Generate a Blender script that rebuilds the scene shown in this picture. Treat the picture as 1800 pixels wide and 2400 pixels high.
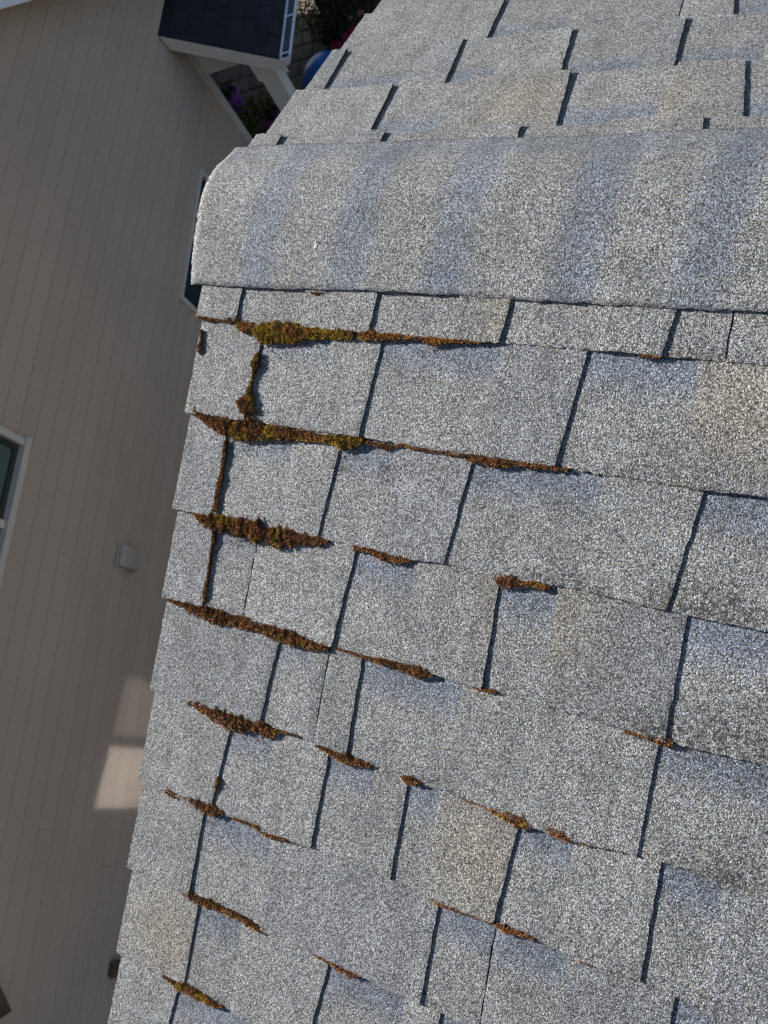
import bpy, bmesh, math, random
from mathutils import Vector, Matrix, noise
R = math.radians
sc = bpy.context.scene
for o in list(bpy.data.objects): bpy.data.objects.remove(o)

# ------------------------------------------------------------------ camera, sky, sun, exposure
CAM_Z = 7.6                                   # eye height above the ground
ZR = CAM_Z - 0.7571                           # height of the ridge
CAM = Vector((0.0, -0.636, CAM_Z))
FPX = 1812.36                                 # focal length in pixels of the 1800 x 2400 photograph
RIGHT = Vector((0.8921539, 0.2812150, -0.3535245))
DOWN = Vector((0.1662159, -0.9320521, -0.3219489))
FWD = Vector((-0.4200401, 0.2284666, -0.8782763))
cam_d = bpy.data.cameras.new('camera'); cam = bpy.data.objects.new('camera', cam_d)
sc.collection.objects.link(cam); sc.camera = cam
cam_d.sensor_fit = 'VERTICAL'; cam_d.sensor_height = 24.0; cam_d.lens = 24.0 * FPX / 2400.0
cam_d.clip_start = 0.02; cam_d.clip_end = 2000
cam.matrix_world = Matrix(((RIGHT.x, -DOWN.x, -FWD.x, CAM.x), (RIGHT.y, -DOWN.y, -FWD.y, CAM.y), (RIGHT.z, -DOWN.z, -FWD.z, CAM.z), (0, 0, 0, 1)))
cam_d.dof.use_dof = True; cam_d.dof.focus_distance = 1.0; cam_d.dof.aperture_fstop = 9.0

SUN_EL = R(28.0)
SUN_TO = Vector((-0.998, 0.05, 0)).normalized() * math.cos(SUN_EL) + Vector((0, 0, math.sin(SUN_EL)))
world = bpy.data.worlds.new('World'); sc.world = world; world.use_nodes = True
wn = world.node_tree.nodes; wl = world.node_tree.links; wn.clear()
sky = wn.new('ShaderNodeTexSky'); sky.sky_type = 'NISHITA'; sky.sun_disc = False
sky.sun_elevation = SUN_EL; sky.sun_rotation = math.atan2(SUN_TO.x, SUN_TO.y)
bgn = wn.new('ShaderNodeBackground'); bgn.inputs['Strength'].default_value = 0.065
wo = wn.new('ShaderNodeOutputWorld'); wl.new(sky.outputs[0], bgn.inputs[0]); wl.new(bgn.outputs[0], wo.inputs[0])
sun_d = bpy.data.lights.new('sun', 'SUN'); sun_d.energy = 5.0; sun_d.angle = R(0.53); sun_d.color = (1.0, 0.96, 0.90)
sun = bpy.data.objects.new('sun', sun_d); sc.collection.objects.link(sun)
sun.rotation_euler = SUN_TO.to_track_quat('Z', 'Y').to_euler(); sun.location = (-20, 0, 30)
sc.view_settings.view_transform = 'Standard'; sc.view_settings.look = 'None'
sc.view_settings.exposure = 1.18; sc.view_settings.gamma = 1.0; sc.view_settings.use_curve_mapping = False
sc.cycles.use_denoising = True
sc.cycles.blur_glossy = 0.0
sc.cycles.sample_clamp_indirect = 40.0
sc.cycles.use_guiding = True; sc.cycles.use_surface_guiding = True; sc.cycles.guiding_training_samples = 128

# ------------------------------------------------------------------ helpers
random.seed(7)
PITCH = 0.34178; CP, SP = math.cos(PITCH), math.sin(PITCH)
XR = -0.781                                    # rake edge of the roof
EXPO = 0.143                                   # shingle exposure

def ray(px, py):
    return (RIGHT * (px - 900) + DOWN * (py - 1200) + FWD * FPX).normalized()
def roof_hit(px, py, side=-1):
    """photo pixel -> (x along the ridge, s down the slope) on one roof plane"""
    n = Vector((0, side * SP, CP)); c = Vector((CAM.x, CAM.y, CAM.z - ZR)); d = ray(px, py)
    t = -(c.dot(n)) / d.dot(n); P = c + d * t
    return P.x, P.y / CP * side
W0 = -0.009                                    # deck surface below the mean shingle surface
def RP(x, s, w, side=-1):
    w += W0
    return Vector((x, side * (s * CP + w * SP), ZR - s * SP + w * CP))

AZ = R(104.4)                                   # direction of the neighbour's wall
HV = Vector((math.cos(AZ), math.sin(AZ), 0)); NV = Vector((math.sin(AZ), -math.cos(AZ), 0))
DW = 4.5                                        # distance from the eye to that wall
def WP(n, h, z):
    """n out of the wall towards us (wall face at 0), h along it, z above the ground"""
    v = CAM + NV * (n - DW) + HV * h
    return Vector((v.x, v.y, z))
def zc(z): return CAM_Z + z                     # height given relative to the eye

def mesh_obj(name, verts, faces, mat, parent=None, mats=None, fm=None, smooth=False, attrs=None):
    me = bpy.data.meshes.new(name)
    off = parent_loc(parent)
    me.from_pydata([tuple(Vector(v) - off) for v in verts], [], faces)
    for m in (mats or [mat]): me.materials.append(M[m])
    if fm: me.polygons.foreach_set('material_index', fm)
    if smooth: me.polygons.foreach_set('use_smooth', [True] * len(me.polygons))
    for an, av in (attrs or {}).items():
        if isinstance(av[0], (int, float)):
            a = me.attributes.new(an, 'FLOAT', 'POINT'); a.data.foreach_set('value', av)
        else:
            a = me.attributes.new(an, 'FLOAT_COLOR', 'POINT'); a.data.foreach_set('color', [c for q in av for c in (q[0], q[1], q[2], 1)])
    me.update()
    o = bpy.data.objects.new(name, me); sc.collection.objects.link(o)
    if parent: o.parent = parent
    return o
ROOTLOC = {}
def parent_loc(p):
    while p is not None:
        if p in ROOTLOC: return ROOTLOC[p]
        p = p.parent
    return Vector((0, 0, 0))
def empty(name, loc, label, cat, group=None):
    o = bpy.data.objects.new(name, None); sc.collection.objects.link(o); o.location = loc
    o.empty_display_size = 0.3
    ROOTLOC[o] = Vector(loc); tag(o, label, cat, group); return o
def tag(o, label=None, cat=None, group=None, kind=None):
    if label: o['label'] = label
    if cat: o['category'] = cat
    if group: o['group'] = group
    if kind: o['kind'] = kind
    return o

class MB:
    def __init__(s): s.v = []; s.f = []; s.m = []
    def add(s, vs, fs, mi=0):
        b = len(s.v); s.v += [Vector(q) for q in vs]; s.f += [tuple(i + b for i in q) for q in fs]; s.m += [mi] * len(fs)
    def hexa(s, p, mi=0):                        # 8 points: bottom ring 0-3, top ring 4-7
        s.add(p, [(3, 2, 1, 0), (4, 5, 6, 7), (0, 1, 5, 4), (1, 2, 6, 5), (2, 3, 7, 6), (3, 0, 4, 7)], mi)
    def wbox(s, n0, n1, h0, h1, z0, z1, mi=0):   # box in the wall's own axes
        s.hexa([WP(n0, h0, z0), WP(n1, h0, z0), WP(n1, h1, z0), WP(n0, h1, z0), WP(n0, h0, z1), WP(n1, h0, z1), WP(n1, h1, z1), WP(n0, h1, z1)], mi)
    def box(s, x0, x1, y0, y1, z0, z1, mi=0):
        s.hexa([(x0, y0, z0), (x1, y0, z0), (x1, y1, z0), (x0, y1, z0), (x0, y0, z1), (x1, y0, z1), (x1, y1, z1), (x0, y1, z1)], mi)
    def prism(s, pts, vec, mi=0, side_mi=None):
        n = len(pts); a = [Vector(q) for q in pts]; b = [q + Vector(vec) for q in a]
        bi = len(s.v); s.v += a + b
        s.f.append(tuple(bi + i for i in reversed(range(n)))); s.m.append(mi)
        s.f.append(tuple(bi + n + i for i in range(n))); s.m.append(mi)
        for i in range(n):
            j = (i + 1) % n; s.f.append((bi + i, bi + j, bi + n + j, bi + n + i)); s.m.append(mi if side_mi is None else side_mi)
    def tube(s, pts, r, k=8, mi=0):
        rings = []
        for i, p in enumerate(pts):
            p = Vector(p); d = (Vector(pts[min(i + 1, len(pts) - 1)]) - Vector(pts[max(i - 1, 0)])).normalized()
            a = d.orthogonal().normalized(); b = d.cross(a); rr = r[i] if isinstance(r, (list, tuple)) else r
            rings.append([p + (a * math.cos(q * 2 * math.pi / k) + b * math.sin(q * 2 * math.pi / k)) * rr for q in range(k)])
        s.loft(rings, mi, True)
    def loft(s, rings, mi=0, cap=False):
        b = len(s.v); k = len(rings[0])
        for q in rings: s.v += [Vector(x) for x in q]
        for i in range(len(rings) - 1):
            for j in range(k):
                s.f.append((b + i * k + j, b + i * k + (j + 1) % k, b + (i + 1) * k + (j + 1) % k, b + (i + 1) * k + j)); s.m.append(mi)
        if cap:
            s.f.append(tuple(b + j for j in reversed(range(k)))); s.f.append(tuple(b + (len(rings) - 1) * k + j for j in range(k))); s.m += [mi, mi]
    def build(s, name, mat, parent=None, mats=None, smooth=False, attrs=None):
        return mesh_obj(name, s.v, s.f, mat, parent, mats, s.m if mats else None, smooth, attrs)

# ------------------------------------------------------------------ materials
M = {}
def newmat(name):
    m = bpy.data.materials.new(name); m.use_nodes = True; M[name] = m
    nt = m.node_tree; b = nt.nodes['Principled BSDF']
    return m, nt, nt.nodes, nt.links, b
def simple(name, col, rough=0.7, var=0.12, scale=6.0, bump=0.0, bscale=60.0, spec=0.3, metal=0.0, var2=0.0, scale2=90.0):
    m, nt, N, L, b = newmat(name)
    tc = N.new('ShaderNodeTexCoord'); n1 = N.new('ShaderNodeTexNoise'); n1.inputs['Scale'].default_value = scale; n1.inputs['Detail'].default_value = 6
    L.new(tc.outputs['Object'], n1.inputs['Vector'])
    oi = N.new('ShaderNodeObjectInfo')
    mr = N.new('ShaderNodeMapRange'); mr.inputs[1].default_value = 0.3; mr.inputs[2].default_value = 0.7
    mr.inputs[3].default_value = 1 - var; mr.inputs[4].default_value = 1 + var; L.new(n1.outputs[0], mr.inputs[0])
    fac = mr.outputs[0]
    if var2:
        mr2 = N.new('ShaderNodeMapRange'); mr2.inputs[3].default_value = 1 - var2; mr2.inputs[4].default_value = 1 + var2; L.new(oi.outputs['Random'], mr2.inputs[0])
        mu = N.new('ShaderNodeMath'); mu.operation = 'MULTIPLY'; L.new(fac, mu.inputs[0]); L.new(mr2.outputs[0], mu.inputs[1]); fac = mu.outputs[0]
    vm = N.new('ShaderNodeVectorMath'); vm.operation = 'SCALE'; vm.inputs[0].default_value = col[:3]; L.new(fac, vm.inputs['Scale'])
    L.new(vm.outputs[0], b.inputs['Base Color'])
    b.inputs['Roughness'].default_value = rough; b.inputs['Specular IOR Level'].default_value = spec; b.inputs['Metallic'].default_value = metal
    if bump:
        n2 = N.new('ShaderNodeTexNoise'); n2.inputs['Scale'].default_value = bscale; n2.inputs['Detail'].default_value = 4; L.new(tc.outputs['Object'], n2.inputs['Vector'])
        bp = N.new('ShaderNodeBump'); bp.inputs['Strength'].default_value = bump; bp.inputs['Distance'].default_value = 0.004
        L.new(n2.outputs[0], bp.inputs['Height']); L.new(bp.outputs[0], b.inputs['Normal'])
    return m

def granule_mat(name, dark=False):
    """mineral granules bedded in asphalt: cell colour, rounded grain relief, per-piece tint, printed shade band, stains"""
    m, nt, N, L, b = newmat(name)
    tc = N.new('ShaderNodeTexCoord'); P = tc.outputs['Object']
    def math_(op, a, bb=None, c=None):
        q = N.new('ShaderNodeMath'); q.operation = op
        for i, v in enumerate((a, bb, c)):
            if v is None: continue
            if isinstance(v, (int, float)): q.inputs[i].default_value = v
            else: L.new(v, q.inputs[i])
        return q.outputs[0]
    def mix(fac, a, bb, mode='MIX'):
        q = N.new('ShaderNodeMix'); q.data_type = 'RGBA'; q.blend_type = mode
        for s, v in ((q.inputs[0], fac), (q.inputs[6], a), (q.inputs[7], bb)):
            if isinstance(v, (int, float)): s.default_value = v
            elif isinstance(v, tuple): s.default_value = (*v, 1)
            else: L.new(v, s)
        return q.outputs[2]
    # slight warp so that the grains are not all round
    wv = N.new('ShaderNodeTexNoise'); wv.inputs['Scale'].default_value = 420; wv.inputs['Detail'].default_value = 1; L.new(P, wv.inputs['Vector'])
    ws = N.new('ShaderNodeVectorMath'); ws.operation = 'SCALE'; ws.inputs['Scale'].default_value = 0.0009; L.new(wv.outputs['Color'], ws.inputs[0])
    wa = N.new('ShaderNodeVectorMath'); wa.operation = 'ADD'; L.new(P, wa.inputs[0]); L.new(ws.outputs[0], wa.inputs[1])
    vo = N.new('ShaderNodeTexVoronoi'); vo.inputs['Scale'].default_value = 900; L.new(wa.outputs[0], vo.inputs['Vector'])
    sep = N.new('ShaderNodeSeparateColor'); L.new(vo.outputs['Color'], sep.inputs[0])
    cr = N.new('ShaderNodeValToRGB'); L.new(sep.outputs[0], cr.inputs[0])
    e = cr.color_ramp.elements
    stops = [(0.0, .013), (.24, .048), (.5, .130), (.78, .232), (1.0, .48)]
    e[0].position, e[1].position = 0, 1
    for _ in range(3): e.new(0.5)
    for k, (pos, v) in enumerate(stops):
        e[k].position = pos; e[k].color = (v, v, v, 1)
    hue = N.new('ShaderNodeValToRGB'); L.new(sep.outputs[1], hue.inputs[0]); he = hue.color_ramp.elements
    he[0].color = (.90, .97, 1.10, 1); he[1].color = (1.09, 1.01, .86, 1); he.new(0.5).color = (.985, 1.0, 1.015, 1)
    col = mix(1.0, cr.outputs[0], hue.outputs[0], 'MULTIPLY')
    # soft unevenness over the sheet
    big = N.new('ShaderNodeTexNoise'); big.inputs['Scale'].default_value = 22; big.inputs['Detail'].default_value = 5; L.new(P, big.inputs['Vector'])
    bmr = N.new('ShaderNodeMapRange'); bmr.inputs[1].default_value = .3; bmr.inputs[2].default_value = .7; bmr.inputs[3].default_value = .86; bmr.inputs[4].default_value = 1.12
    L.new(big.outputs[0], bmr.inputs[0])
    vs = N.new('ShaderNodeVectorMath'); vs.operation = 'SCALE'; L.new(col, vs.inputs[0]); L.new(bmr.outputs[0], vs.inputs['Scale']); col = vs.outputs[0]
    sep2 = N.new('ShaderNodeMapping'); sep2.inputs['Scale'].default_value = (30, 4, 4); L.new(P, sep2.inputs[0])
    strk = N.new('ShaderNodeTexNoise'); strk.inputs['Scale'].default_value = 1.0; strk.inputs['Detail'].default_value = 4; L.new(sep2.outputs[0], strk.inputs['Vector'])
    kmr = N.new('ShaderNodeMapRange'); kmr.inputs[1].default_value = .3; kmr.inputs[2].default_value = .7; kmr.inputs[3].default_value = .86; kmr.inputs[4].default_value = 1.1; L.new(strk.outputs[0], kmr.inputs[0])
    vs2 = N.new('ShaderNodeVectorMath'); vs2.operation = 'SCALE'; L.new(col, vs2.inputs[0]); L.new(kmr.outputs[0], vs2.inputs['Scale']); col = vs2.outputs[0]
    tint = N.new('ShaderNodeAttribute'); tint.attribute_type = 'GEOMETRY'; tint.attribute_name = 'tint'
    col = mix(1.0, col, tint.outputs['Color'], 'MULTIPLY')
    # algae: black specks where the mask says so
    st = N.new('ShaderNodeAttribute'); st.attribute_type = 'GEOMETRY'; st.attribute_name = 'stain'
    sn = N.new('ShaderNodeTexNoise'); sn.inputs['Scale'].default_value = 150; sn.inputs['Detail'].default_value = 6; sn.inputs['Roughness'].default_value = .75; L.new(P, sn.inputs['Vector'])
    smr = N.new('ShaderNodeMapRange'); smr.inputs[1].default_value = .47; smr.inputs[2].default_value = .60; L.new(sn.outputs[0], smr.inputs[0])
    gn_ = N.new('ShaderNodeTexNoise'); gn_.inputs['Scale'].default_value = 34; gn_.inputs['Detail'].default_value = 3; L.new(P, gn_.inputs['Vector'])
    grime = N.new('ShaderNodeValToRGB'); L.new(gn_.outputs[0], grime.inputs[0]); ge_ = grime.color_ramp.elements
    ge_[0].position = .46; ge_[0].color = (.012, .012, .011, 1); ge_[1].position = .62; ge_[1].color = (.042, .030, .019, 1)
    amt = math_('MINIMUM', math_('MULTIPLY', st.outputs['Fac'], smr.outputs[0]), .74)
    col = mix(math_('MULTIPLY', math_('LESS_THAN', sep.outputs[2], amt), .86), col, grime.outputs[0])
    L.new(col, b.inputs['Base Color'])
    b.inputs['Roughness'].default_value = .82; b.inputs['Specular IOR Level'].default_value = .35
    hgt = math_('SUBTRACT', 1.0, math_('MULTIPLY', vo.outputs['Distance'], 1.1))
    h2 = math_('MULTIPLY_ADD', sep.outputs[2], .45, hgt)
    bp = N.new('ShaderNodeBump'); bp.inputs['Strength'].default_value = 1.0; bp.inputs['Distance'].default_value = .0009
    L.new(h2, bp.inputs['Height']); L.new(bp.outputs[0], b.inputs['Normal'])
    return m
granule_mat('granules')
simple('asphalt_edge', (.065, .060, .053), .95, .4, 160, .6, 300)
simple('plywood', (.30, .22, .13), .85, .2, 8)
simple('trim_white', (.72, .71, .70), .55, .05, 4, .05, 50)
simple('wall_paint', (.365, .303, .258), .75, .05, 1.1, .12, 25, var2=.03)
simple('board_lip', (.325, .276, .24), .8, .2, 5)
simple('splash', (.42, .42, .41), .9, .5, 700)
simple('trim_tan', (.46, .43, .40), .6, .05, 3)
simple('own_wall_paint', (.34, .32, .29), .7, .06, 2)
simple('fascia_white', (.58, .555, .53), .5, .06, 3)
simple('gutter_metal', (.60, .66, .74), .35, .06, 5, spec=.5)
simple('gutter_inside', (.05, .06, .07), .7, .3, 9)
simple('dark_shingle', (.012, .013, .019), .9, .3, 60, .4, 300, var2=.35)
simple('paver', (.135, .112, .09), .9, .18, 9, .3, 120, var2=.16)
simple('soil', (.06, .05, .038), .95, .4, 7, .8, 40)
simple('fence_wood', (.035, .028, .024), .85, .3, 14, .3, 60, var2=.2)
simple('leaf_green', (.028, .042, .014), .6, .4, 30, var2=.1)
simple('leaf_olive', (.12, .12, .03), .6, .35, 30)
simple('stem_brown', (.07, .05, .03), .8, .2, 30)
simple('petal_magenta', (.25, .01, .07), .55, .2, 20)
simple('petal_pink', (.32, .13, .14), .55, .2, 20)
simple('ball_blue', (.014, .15, .55), .38, .06, 5, spec=.5)
simple('pot_purple', (.24, .09, .36), .5, .1, 9)
simple('pot_plum', (.26, .07, .20), .5, .1, 9)
simple('hood_paint', (.31, .28, .25), .6, .05, 9)
simple('dark_fixture', (.085, .066, .05), .6, .2, 9)
simple('window_gasket', (.03, .035, .033), .6, .1, 9)
simple('dark_room', (.02, .024, .024), .9, .2, 2)
def glass(name, rough=.02, tint=(.012, .024, .024), spec=.35):
    m, nt, N, L, b = newmat(name)
    b.inputs['Base Color'].default_value = (*tint, 1); b.inputs['Roughness'].default_value = rough
    b.inputs['Specular IOR Level'].default_value = spec
glass('pane_glass', .03, (.075, .115, .108), .3); glass('pane_glass_dark', .03, (.026, .040, .044), .4); glass('mirror_pane', .047, (.02, .03, .03), 1.0); M['mirror_pane'].node_tree.nodes['Principled BSDF'].inputs['IOR'].default_value = 2.05; glass('mirror_pane_screened', .05, (.02, .03, .03), .5); M['mirror_pane_screened'].node_tree.nodes['Principled BSDF'].inputs['IOR'].default_value = 1.72
def moss_mat():
    m, nt, N, L, b = newmat('moss')
    a = N.new('ShaderNodeAttribute'); a.attribute_name = 'tint'
    tc = N.new('ShaderNodeTexCoord'); n1 = N.new('ShaderNodeTexNoise'); n1.inputs['Scale'].default_value = 700; L.new(tc.outputs['Object'], n1.inputs['Vector'])
    mr = N.new('ShaderNodeMapRange'); mr.inputs[1].default_value = .3; mr.inputs[2].default_value = .7; mr.inputs[3].default_value = .6; mr.inputs[4].default_value = 1.4; L.new(n1.outputs[0], mr.inputs[0])
    v = N.new('ShaderNodeVectorMath'); v.operation = 'SCALE'; L.new(a.outputs['Color'], v.inputs[0]); L.new(mr.outputs[0], v.inputs['Scale'])
    L.new(v.outputs[0], b.inputs['Base Color']); b.inputs['Roughness'].default_value = .85; b.inputs['Specular IOR Level'].default_value = .15
moss_mat()

# ------------------------------------------------------------------ ground and patio
g = MB(); g.add([(-300, -300, 0), (300, -300, 0), (300, 300, 0), (-300, 300, 0)], [(0, 1, 2, 3)])
tag(g.build('ground', 'soil'), kind='structure')
PN0, PN1, PH0, PH1 = -3.2, 3.0, 7.4, 14.0     # patio rectangle in wall axes (n measured from the wall face)
q = MB(); q.wbox(PN0, PN1, PH0, PH1, -0.05, 0.012)
patio = tag(q.build('patio', 'soil'), kind='structure')
random.seed(3)
row = 0; hh = PH0
pw, pl = 0.30, 0.42
while hh < PH1 - 0.05:
    nn = PN0 - (0.21 if row % 2 else 0.0)
    while nn < PN1 - 0.05:
        a0, a1 = max(nn, PN0) + .006, min(nn + pl, PN1) - .006
        if a1 - a0 > .08:
            dz = random.uniform(-.003, .003); b0, b1 = hh + .006, hh + pw - .006
            t = MB(); c = .012; z1 = .055 + dz
            t.loft([[WP(a0, b0, .01), WP(a1, b0, .01), WP(a1, b1, .01), WP(a0, b1, .01)],
                    [WP(a0, b0, z1 - c), WP(a1, b0, z1 - c), WP(a1, b1, z1 - c), WP(a0, b1, z1 - c)],
                    [WP(a0 + c, b0 + c, z1), WP(a1 - c, b0 + c, z1), WP(a1 - c, b1 - c, z1), WP(a0 + c, b1 - c, z1)]], 0, True)
            t.build('paver', 'paver', patio)
        nn += pl
    hh += pw; row += 1

# ------------------------------------------------------------------ neighbour's house
nb = empty('neighbour_house', WP(-0.2, 2.0, 0), 'tan lap-sided neighbouring house in shade below the roof edge', 'house')
RK = math.tan(R(31.0))
RK_H, RK_Z = 6.0, zc(-3.27)                     # a point of the wall's top edge under the rake
PEAK_H = 2.4
PEAK_Z = RK_Z + (RK_H - PEAK_H) * RK
EAVE_H = 7.75
NEAR_H = -2.75
def top_z(h): return PEAK_Z - abs(h - PEAK_H) * RK
CORNER_H = 7.28
BEAM_Z = zc(-5.245)
# wall core: gable polygon, with the porch recess cut out at the far lower corner
wmb = MB()
pts = [(NEAR_H, 0), (CORNER_H, 0), (CORNER_H, BEAM_Z + .02), (EAVE_H - .1, BEAM_Z + .02), (EAVE_H - .1, top_z(EAVE_H - .1)), (PEAK_H, PEAK_Z), (NEAR_H, top_z(NEAR_H))]
WINS = [(0.95, 2.20, zc(-3.93), zc(-2.80)), (4.50, 6.03, zc(-6.75), zc(-5.44))]
wmb.prism([WP(-.25, h, z) for h, z in pts], NV * .17)
core = wmb.build('wall', 'wall_paint', nb)
# lap boards, each its own piece
BOARD = 0.1543
joints = {}
def add_joint(h, zmid): joints.setdefault(round((zc(-4.02) - zc(zmid)) / BOARD + .5), []).append(h)
for h_, z_ in [(4.32, -3.945), (4.68, -4.56), (1.53, -4.49), (.86, -4.64), (2.58, -4.98), (-.13, -5.515), (-.48, -4.91), (-.78, -5.65), (-1.13, -5.045), (2.9, -5.5), (3.4, -5.2), (5.1, -4.2), (3.0, -3.3), (-2.2, -4.2)]:
    add_joint(h_, z_)
random.seed(11)
for k in range(-32, 24):
    zb = zc(-4.02) - BOARD * k; zt = zb + BOARD
    if zt > PEAK_Z or zb < .1: continue
    hmax = min(EAVE_H - .12 if zb > BEAM_Z else CORNER_H - .13, PEAK_H + (PEAK_Z - zb) / RK - .01)
    hmin = max(NEAR_H, PEAK_H - (PEAK_Z - zb) / RK + .01)
    if hmax - hmin < .1: continue
    cuts = sorted([h for h in joints.get(k, []) if hmin + .1 < h < hmax - .1])
    h0 = hmin; segs = []
    for c in cuts: segs.append((h0, c - .0008)); h0 = c + .0008
    segs.append((h0, hmax))
    out = []
    for a, b_ in segs:
        parts = [(a, b_)]
        for wa, wb, wz0, wz1 in WINS:
            if zt > wz0 + .02 and zb < wz1 - .02:
                nx = []
                for p0, p1 in parts:
                    if p1 <= wa or p0 >= wb: nx.append((p0, p1)); continue
                    if p0 < wa: nx.append((p0, wa))
                    if p1 > wb: nx.append((wb, p1))
                parts = nx
        out += parts
    for a, b_ in out:
        if b_ - a < .05: continue
        dn = random.uniform(-.0008, .0008); bt = MB(); seg = max(2, int((b_ - a) / .8))
        rings = []
        hs = sorted([a + (b_ - a) * i / seg for i in range(seg + 1)] + [q for q in (PEAK_H + (PEAK_Z - zt) / RK, PEAK_H - (PEAK_Z - zt) / RK) if a + .001 < q < b_ - .001])
        for h in hs:
            wob = random.uniform(-.0012, .0012); zl = zb - .012 + random.uniform(-.0012, .0012)
            zz = min(zt, top_z(h) + .02)
            zz = max(zl + .022, zz); rings.append([WP(-.001, h, zl), WP(.0125 + dn + wob, h, zl), WP(.019 + dn + wob, h, zl + .0105), WP(.0065 + dn, h, zz), WP(-.001, h, zz)])
        bt.loft(rings, 0, True)
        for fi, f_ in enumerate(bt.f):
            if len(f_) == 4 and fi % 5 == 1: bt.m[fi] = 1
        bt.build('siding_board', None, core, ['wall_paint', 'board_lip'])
# corner board
PZ_UNDER = zc(-4.43) - .17
cb = MB(); cb.wbox(-.02, .03, CORNER_H - .125, CORNER_H + .004, 0.05, PZ_UNDER); cb.build('corner_board', 'trim_tan', nb)
# rake: soffit, fascia, roof slab
def rake_strip(name, mat, n0, n1, d0, d1, parent):
    t = MB()
    for s in (1, -1):
        he = EAVE_H + .25 if s == 1 else NEAR_H - .3
        a = [(PEAK_H, PEAK_Z), (he, PEAK_Z - abs(he - PEAK_H) * RK)]
        t.hexa([WP(n0, a[0][0], a[0][1] + d0), WP(n1, a[0][0], a[0][1] + d0), WP(n1, a[1][0], a[1][1] + d0), WP(n0, a[1][0], a[1][1] + d0),
                WP(n0, a[0][0], a[0][1] + d1), WP(n1, a[0][0], a[0][1] + d1), WP(n1, a[1][0], a[1][1] + d1), WP(n0, a[1][0], a[1][1] + d1)])
    return t.build(name, mat, parent)
rake_strip('rake_soffit', 'fascia_white', -.02, .30, .0, .018, nb)
rake_strip('rake_fascia', 'gutter_metal', .302, .325, -.03, .17, nb)
rake_strip('roof', 'dark_shingle', -9.0, .34, .172, .20, nb)
# windows
def window(h0, h1, z0, z1, mull, parent, gm='pane_glass'):
    w = MB(); fw = .055                       # outer casing, a ring of four boards
    w.wbox(-.06, .034, h0 - fw, h1 + fw, z1, z1 + fw); w.wbox(-.06, .034, h0 - fw, h0, z0, z1 - .001); w.wbox(-.06, .034, h1, h1 + fw, z0, z1 - .001)
    w.wbox(-.06, .050, h0 - fw - .02, h1 + fw + .02, z0 - fw, z0 - .001)
    win = w.build('window', 'trim_tan', parent)
    s = MB(); s.wbox(-.058, .018, mull - .03, mull + .03, z0, z1); s.build('mullion', 'trim_tan', win)
    for a, b_ in ((h0, mull - .03), (mull + .03, h1)):
        f = MB(); t = .04
        f.wbox(-.052, -.008, a, b_, z0, z0 + t); f.wbox(-.052, -.008, a, b_, z1 - t, z1); f.wbox(-.052, -.008, a, a + t, z0 + t + .001, z1 - t - .001); f.wbox(-.052, -.008, b_ - t, b_, z0 + t + .001, z1 - t - .001)
        f.build('sash', 'window_gasket', win)
        p = MB(); p.wbox(-.036, -.028, a + t, b_ - t, z0 + t, z1 - t); p.build('pane', gm, win)
    return win
window(*WINS[0], 1.58, nb); window(*WINS[1], 5.25, nb, 'pane_glass_dark')
# vent hood on the wall
vh = MB(); hz0, hz1, hh0, hh1 = zc(-5.36), zc(-5.14), 1.61, 1.79
vh.wbox(.012, .022, hh0 - .012, hh1 + .012, hz0 - .005, hz1 + .02)
prof = [(.02, hz1 - .01), (.042, hz1 - .012), (.070, hz1 - .045), (.086, hz1 - .10), (.090, hz0 + .01), (.080, hz0 + .01), (.076, hz1 - .10), (.062, hz1 - .055), (.02, hz1 - .03)]
vh.prism([WP(n, hh0, z) for n, z in prof], HV * (hh1 - hh0))
for hs in (hh0 - .004, hh1 + .001):
    vh.prism([WP(n, hs, z) for n, z in [(.02, hz0 + .01), (.089, hz0 + .011), (.085, hz1 - .10), (.069, hz1 - .046), (.042, hz1 - .014), (.02, hz1 - .012)]], HV * .003)
vent = vh.build('vent_hood', 'hood_paint', nb)
fl = MB(); fl.hexa([WP(.03, hh0 + .01, hz0 + .02), WP(.074, hh0 + .01, hz0 + .0), WP(.074, hh1 - .01, hz0 + .0), WP(.03, hh1 - .01, hz0 + .02), WP(.03, hh0 + .01, hz0 + .025), WP(.074, hh0 + .01, hz0 + .005), WP(.074, hh1 - .01, hz0 + .005), WP(.03, hh1 - .01, hz0 + .025)])
fl.build('flap', 'window_gasket', vent)
# dark gabled lamp bracket at the bottom left of the view, and a small dark outlet box near the roof edge
lb = MB()
lb.prism([WP(.014, -1.36, zc(-4.60)), WP(.014, -1.62, zc(-4.82)), WP(.014, -1.65, zc(-4.70)), WP(.014, -1.45, zc(-4.58))], NV * .04)
lamp = lb.build('wall_lantern_hood', 'dark_fixture', nb)
ob = MB(); ob.wbox(.014, .05, -1.60, -1.50, zc(-5.95), zc(-5.83)); ob.wbox(.05, .062, -1.61, -1.49, zc(-5.955), zc(-5.825)); ob.build('outlet_box', 'dark_fixture', nb)

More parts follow.
